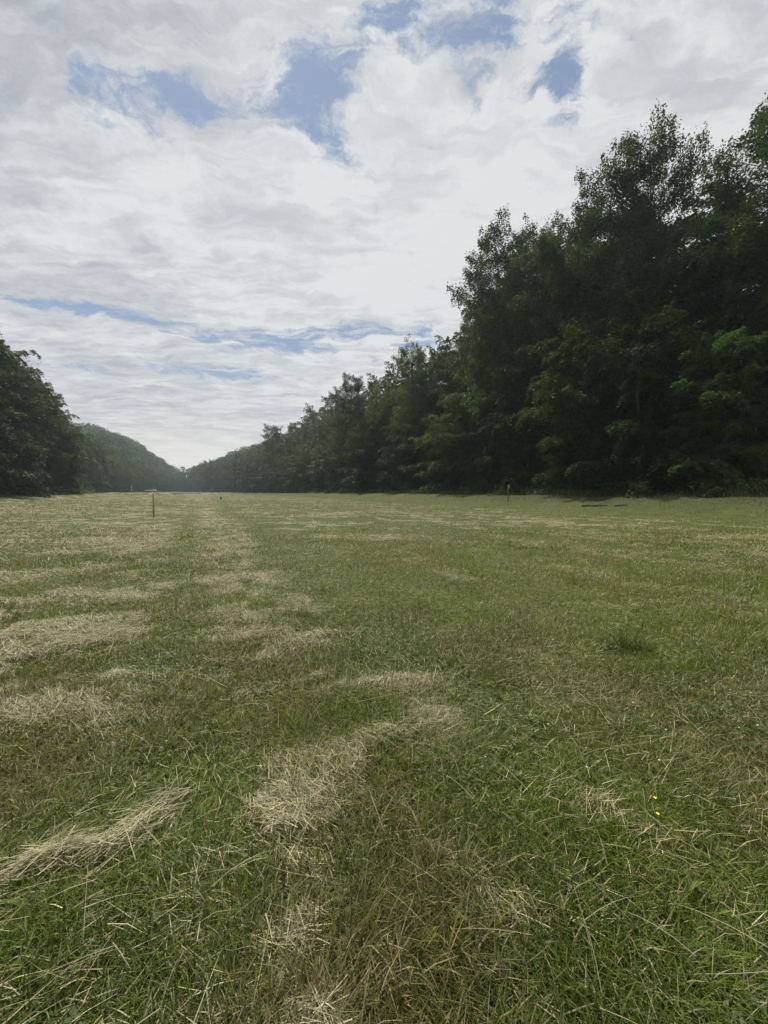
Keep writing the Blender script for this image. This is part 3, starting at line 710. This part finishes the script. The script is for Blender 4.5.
def far_woods():
    """the wooded slopes that read as one mass: instanced low tree crowns"""
    g = np.random.default_rng(123)
    src = []
    for k in range(4):
        n = 1000; th = g.random(n) * 6.283; cz = g.uniform(-.55, 1, n); rr = np.sqrt(1 - cz ** 2) * (.80 + .24 * g.random(n)); lob = 1 + .22 * np.sin(3 * th + k) * np.cos(4 * cz + k)
        b = np.stack([5.4 * rr * lob * np.cos(th), 5.4 * rr * lob * np.sin(th), 9 + 6.2 * cz * lob], 1)
        od = b - np.array([0, 0, 8.]); od /= np.linalg.norm(od, axis=1)[:, None]
        me = leaves_mesh('far crown', b, od, 1.0, .9, g, np.tile(LEAF, (n, 1)) * 1.55, [M_far], .22, .9, .25, od * 1.0 + np.array([0, 0, .25]))
        src.append(bpy.data.objects.new('far crown', me))
    coll = bpy.data.collections.new('far crowns')
    for o in src: coll.objects.link(o)
    P = []
    for (x0, x1, y0, y1, n) in ((-520, -60, 95, 900, 9000), (-420, 60, 300, 950, 4000)):
        x = g.uniform(x0, x1, n); y = g.uniform(y0, y1, n)
        dL = -sdist(x, y, E_L); dR = sdist(x, y, E_R)
        k = ((dL > 7) & (dL < 130) & (VD[0] * x + VD[1] * y > 175)) | ((dR > 16) & (dR < 70) & (y > 160)); P.append(np.stack([x[k], y[k]], 1))
    P = np.concatenate(P)
    # thin to a least spacing of about five metres
    cell = np.floor(P / 9.0).astype(int); _, idx = np.unique(cell[:, 0] * 100003 + cell[:, 1], return_index=True); P = P[idx]
    v = np.column_stack([P, height(P[:, 0], P[:, 1]) - .5])
    me = bpy.data.meshes.new('hillside_woods'); me.from_pydata(v.tolist(), [], []); me.update()
    o = obj('hillside_woods', me, kind='stuff', label='hazy mass of small trees covering the far wooded hill', cat='woods')
    ng = bpy.data.node_groups.new('spread crowns', 'GeometryNodeTree')
    ng.interface.new_socket('Geometry', in_out='INPUT', socket_type='NodeSocketGeometry'); ng.interface.new_socket('Geometry', in_out='OUTPUT', socket_type='NodeSocketGeometry')
    N = ng.nodes; gi = N.new('NodeGroupInput'); go = N.new('NodeGroupOutput'); ip = N.new('GeometryNodeInstanceOnPoints'); ci = N.new('GeometryNodeCollectionInfo')
    ci.inputs['Collection'].default_value = coll; ci.inputs['Separate Children'].default_value = True; ci.inputs['Reset Children'].default_value = True
    ip.inputs['Pick Instance'].default_value = True
    rv = N.new('FunctionNodeRandomValue'); rv.data_type = 'FLOAT'; rv.inputs[2].default_value = .7; rv.inputs[3].default_value = 1.35
    rr = N.new('FunctionNodeRandomValue'); rr.data_type = 'FLOAT_VECTOR'; rr.inputs[0].default_value = (0, 0, 0); rr.inputs[1].default_value = (.15, .15, 6.28)
    L = ng.links; L.new(gi.outputs[0], ip.inputs['Points']); L.new(ci.outputs[0], ip.inputs['Instance']); L.new(rv.outputs[1], ip.inputs['Scale']); L.new(rr.outputs[0], ip.inputs['Rotation']); L.new(ip.outputs[0], go.inputs[0])
    md = o.modifiers.new('spread', 'NODES'); md.node_group = ng
far_woods()

def undergrowth():
    """low weeds at the edge of both woods"""
    g = np.random.default_rng(55); B, C = [], []
    for E, sgn, y0, y1, n, pale in ((E_R, 1, 17, 130, 16000, 0), (E_L, -1, 36, 150, 12000, 1)):
        seg = np.linalg.norm(np.diff(E, axis=0), axis=1); c = np.concatenate([[0], np.cumsum(seg)])
        s0, s1 = np.interp([y0, y1], E[:, 1], c); s = s0 + (s1 - s0) * g.random(n) ** 1.6
        p = arc_points(E, s); q = arc_points(E, s + .5); d = (q - p) / .5; nr = np.stack([d[:, 1], -d[:, 0]], 1) * sgn
        cl = fbm(s * .5, s * 0 + 4. + pale, 3)
        P = p + nr * (g.normal(-.3, .8, n))[:, None]
        z = height(P[:, 0], P[:, 1]) + g.random(n) ** 1.3 * (.15 + .9 * ss(cl, .4, .7))
        B.append(np.column_stack([P, z]))
        col = np.tile(LEAF * 1.25, (n, 1))
        dry = (g.random(n) < (.55 if pale else .2) * ss(fbm(s * .3 + 9, s * 0., 3), .35, .6)); col[dry] = np.array([.20, .165, .09]); C.append(col)
    # taller unmown grass along the edge
    parts = []
    for E, sgn, y0, y1, n in ((E_R, 1, 17, 120, 26000), (E_L, -1, 36, 140, 16000)):
        seg = np.linalg.norm(np.diff(E, axis=0), axis=1); c = np.concatenate([[0], np.cumsum(seg)])
        s0, s1 = np.interp([y0, y1], E[:, 1], c); s = s0 + (s1 - s0) * g.random(n) ** 1.5
        p = arc_points(E, s); q = arc_points(E, s + .5); d = (q - p) / .5; nr = np.stack([d[:, 1], -d[:, 0]], 1) * sgn
        P = p + nr * (-1.1 + g.normal(0, .55, n) + 1.6 * (fbm(s * .35, s * 0. + 2, 3) - .5))[:, None]; x, y = P[:, 0], P[:, 1]; dd = np.hypot(x, y)
        L = (.12 + .5 * g.random(n)) * (.4 + 1.1 * ss(fbm(s * .6 + 30, s * 0. + 7, 3), .35, .65))
        t = np.where((g.random(n) < .3)[:, None], np.array([.26, .22, .11]), np.array([.085, .115, .032])) * (.6 + .7 * g.random(n))[:, None]
        parts.append(ribbons(x, y, height(x, y) - .02, g.random(n) * 6.28, np.abs(g.normal(.2, .25, n)), np.abs(g.normal(.9, .5, n)), L, .008 + .0007 * dd, t, 2))
    obj('verge_grass', joined('verge_grass', parts, M_grass), kind='stuff', label='taller unmown grass fringing the edge of the woods', cat='grass')
    B = np.concatenate(B); C = np.concatenate(C); od = np.zeros_like(B); od[:, 2] = .6
    d = np.hypot(B[:, 0], B[:, 1])
    me = leaves_mesh('undergrowth', B, od, .12 + .0022 * d, .5, g, C, [M_leaf['mid green']], .9, -.2, .4)
    obj('undergrowth', me, kind='stuff', label='low weeds and brambles fringing the foot of the woods', cat='undergrowth')
undergrowth()

# ------------------------------------------------------------------ small things
def stake(x, y, H, w, label, topmat, tagsize=None, tilt=0.0, rz=.3, mat=M_wood):
    t = thing('stake', (x, y, hz(x, y)), label, 'stake'); t.rotation_euler = (tilt, tilt * .6, rz)
    m = MB(); m.box(-w / 2, w / 2, -w * .4, w * .4, -.15, H - .15); obj('post', m.mesh('post', mat), t)
    if tagsize is None:
        m = MB(); m.box(-w * .5 - .003, w * .5 + .003, -w * .4 - .003, w * .4 + .003, H - .15, H); m.box(-w * .4, w * .4, -w * .3, w * .3, H, H + .02, .6)
        obj('painted_top', m.mesh('painted_top', topmat), t)
    else:
        a, b = tagsize; m = MB()
        m.prism([(-a * .35, H - .15), (a * .35, H - .15), (a * .5, H - .15 + b * .35), (a * .28, H - .15 + b), (-a * .2, H - .15 + b * .96), (-a * .5, H - .15 + b * .4)], -.012, .012)
        obj('marker_tag', m.mesh('marker_tag', topmat), t)
stake(-13.30, 22.14, 1.44, .065, 'slim wooden stake with pale top standing in the mown field', M_palewood)
def at_edge(u, d):
    """point in direction u (x/y) that lies d metres before the right wood"""
    ys = np.linspace(8, 120, 4000); q = np.abs(sdist(u * ys, ys, E_R) + d); k = int(np.argmin(q)); return float(u * ys[k]), float(ys[k])
x, y = at_edge(.323, 5.5); stake(x, y, 1.45, .06, 'thin dark stake with grey tag on the bank before the right wood', M_greytag, (.17, .36), .03, .2, simple_mat('dark stake wood', (.075, .062, .035), .9, .2, 0, .3, 20))
x, y = -.4245 * 70, 70.0; stake(x, y, .42, .20, 'short dark stump-like stake far off in the field', M_darkwood, None, 0, 0, M_darkwood)

def fallen_branch(u0, u1, d, label, rad, seed):
    g = np.random.default_rng(seed)
    x0, y0 = at_edge(u0, d); x1, y1 = at_edge(u1, d - .5); m = MB(); t = np.linspace(0, 1, 8)
    X = x0 + (x1 - x0) * t + g.normal(0, .06, 8); Y = y0 + (y1 - y0) * t + g.normal(0, .06, 8)
    c = np.array([X[0], Y[0], hz(X[0], Y[0])])
    Z = np.array([hz(a, b) for a, b in zip(X, Y)]) + rad * .8 + np.abs(g.normal(0, .03, 8))
    pts = np.stack([X, Y, Z], 1) - c
    o = thing('fallen_branch', tuple(c), label, 'branch', 'dark branches on the bank')
    m.tube(pts, rad * (1 - .6 * t), 7); obj('limb', m.mesh('limb', M_darkwood, True), o)
    for k, (a, b) in enumerate(((3, .35), (5, -.3))):
        m = MB(); e = pts[a] + np.array([b * .6, -.4 + .1 * k, .03]); m.tube([pts[a], (pts[a] + e) / 2 + (0, 0, .02), e], [rad * .5, rad * .35, rad * .15], 5); obj('twig', m.mesh('twig', M_darkwood, True), o)
fallen_branch(.515, .583, 6.3, 'longer dark fallen branch lying on the grassy bank', .065, 3)
fallen_branch(.600, .640, 6.0, 'shorter dark fallen branch lying right of the longer one', .045, 4)

def car(x, y, rz):
    t = thing('car', (x, y, hz(x, y)), 'small white car parked far off beyond the stake', 'car'); t.rotation_euler = (0, 0, rz)
    def prof_part(nm, prof, w, mat, p=t):
        m = MB(); m.prism(prof, -w, w); return obj(nm, m.mesh(nm, mat), p)
    prof_part('body', [(-2.2, .35), (-2.25, .75), (-2.1, .95), (-1.0, 1.0), (1.0, .98), (1.95, .88), (2.2, .7), (2.2, .35)], .88, M_white)
    prof_part('cabin', [(-1.95, 1.002), (-1.6, 1.36), (.25, 1.36), (.95, 1.002)], .74, M_glass)
    prof_part('roof', [(-1.66, 1.362), (-1.5, 1.47), (.1, 1.48), (.32, 1.362)], .76, M_white)
    for sx in (-1.4, 1.38):
        for sy in (-1, 1):
            m = MB(); m.tube([(sx, sy * .70, .33), (sx, sy * .90, .33)], [.33, .33], 16); w = obj('wheel', m.mesh('wheel', M_tyre), t)
            m = MB(); m.tube([(sx, sy * .85, .33), (sx, sy * .91, .33)], [.19, .19], 12); obj('rim', m.mesh('rim', M_steel), w)
    for sy in (-.6, .6):
        m = MB(); m.box(2.15, 2.215, sy - .2, sy + .2, .62, .76); obj('headlight', m.mesh('headlight', M_steel), t)
car(-115.3, 190, math.pi + .15)

def guard_rail():
    x0, x1, y = -104.5, -91.0, 190.0; c = ((x0 + x1) / 2, y)
    z0 = hz(*c); t = thing('guard_rail', (c[0], y, z0), 'pale low guard rail across the far end of the valley', 'guard rail'); t.scale = (1, 1, 1.6)
    h = (x1 - x0) / 2; m = MB()
    m.prism([(.05, .42), (.08, .50), (.03, .58), (.08, .66), (.05, .74), (.0, .74), (.0, .42)], -h, h); r = obj('rail', m.mesh('rail', M_steel), t); r.rotation_euler = (0, 0, R(-90))
    for k in range(8):
        xx = -h + .3 + k * (2 * h - .6) / 7; m = MB(); m.box(xx - .08, xx + .08, .01, .16, hz(c[0] + xx, y) - z0 - .2, .72); obj('rail_post', m.mesh('rail_post', M_steel), t)
    m = MB(); m.box(h + .005, h + .5, -.08, .08, .1, .95, .9); obj('end_marker', m.mesh('end_marker', M_white), t)
guard_rail()

x, y = -.656 * 140, 140.0
t = thing('pole', (x, y, hz(x, y)), 'thin pale bare pole before the vine-hung trees below the far hill', 'pole')
m = MB(); m.tube([(0, 0, -.2), (.02, 0, 2), (0, .02, 3.7)], [.10, .085, .07], 8); obj('shaft', m.mesh('shaft', M_steel, True), t)
m = MB(); m.tube([(0, .02, 3.7), (0, .02, 3.82)], [.1, .05], 8); obj('cap', m.mesh('cap', M_steel), t)

def buttercup(x, y, H, label):
    z = hz(x, y); t = thing('yellow_flower', (x, y, z), label, 'flower', 'yellow flowers')
    m = MB(); m.tube([(0, 0, 0), (.006, .004, H * .6), (.004, .0, H)], [.0016, .0013, .0012], 5); obj('stem', m.mesh('stem', M_stem), t)
    m = MB()
    for k in range(5):
        a = k * 1.2566; c, s = math.cos(a), math.sin(a); f = lambda u, v, w: (.004 + u * c - v * s, u * s + v * c, H + w)
        m.add([f(0, 0, 0), f(.004, .0035, .002), f(.0075, .002, .005), f(.0075, -.002, .005), f(.004, -.0035, .002), f(.004, 0, .001)], [(0, 5, 2, 1), (0, 4, 3, 5)], [(5, 3, 2)])
    obj('petals', m.mesh('petals', M_yellow), t)
buttercup(1.242, 1.692, .085, 'upper of two small yellow flowers in the grass')
buttercup(1.20, 1.615, .075, 'lower of two small yellow flowers in the grass')

# ------------------------------------------------------------------ valley air
def haze():
    m, n = new_mat('valley haze'); out = n.n('ShaderNodeOutputMaterial'); v = n.n('ShaderNodeVolumePrincipled')
    v.inputs['Color'].default_value = (.82, .92, 1.0, 1); v.inputs['Density'].default_value = .00034; v.inputs['Anisotropy'].default_value = .3
    n.l(v.outputs[0], out.inputs['Volume'])
    b = MB(); b.box(-1150, 1150, -1150, 1150, -3.0, 110)
    obj('haze', b.mesh('haze', m), kind='stuff', label='thin bluish air filling the valley', cat='haze')
haze()
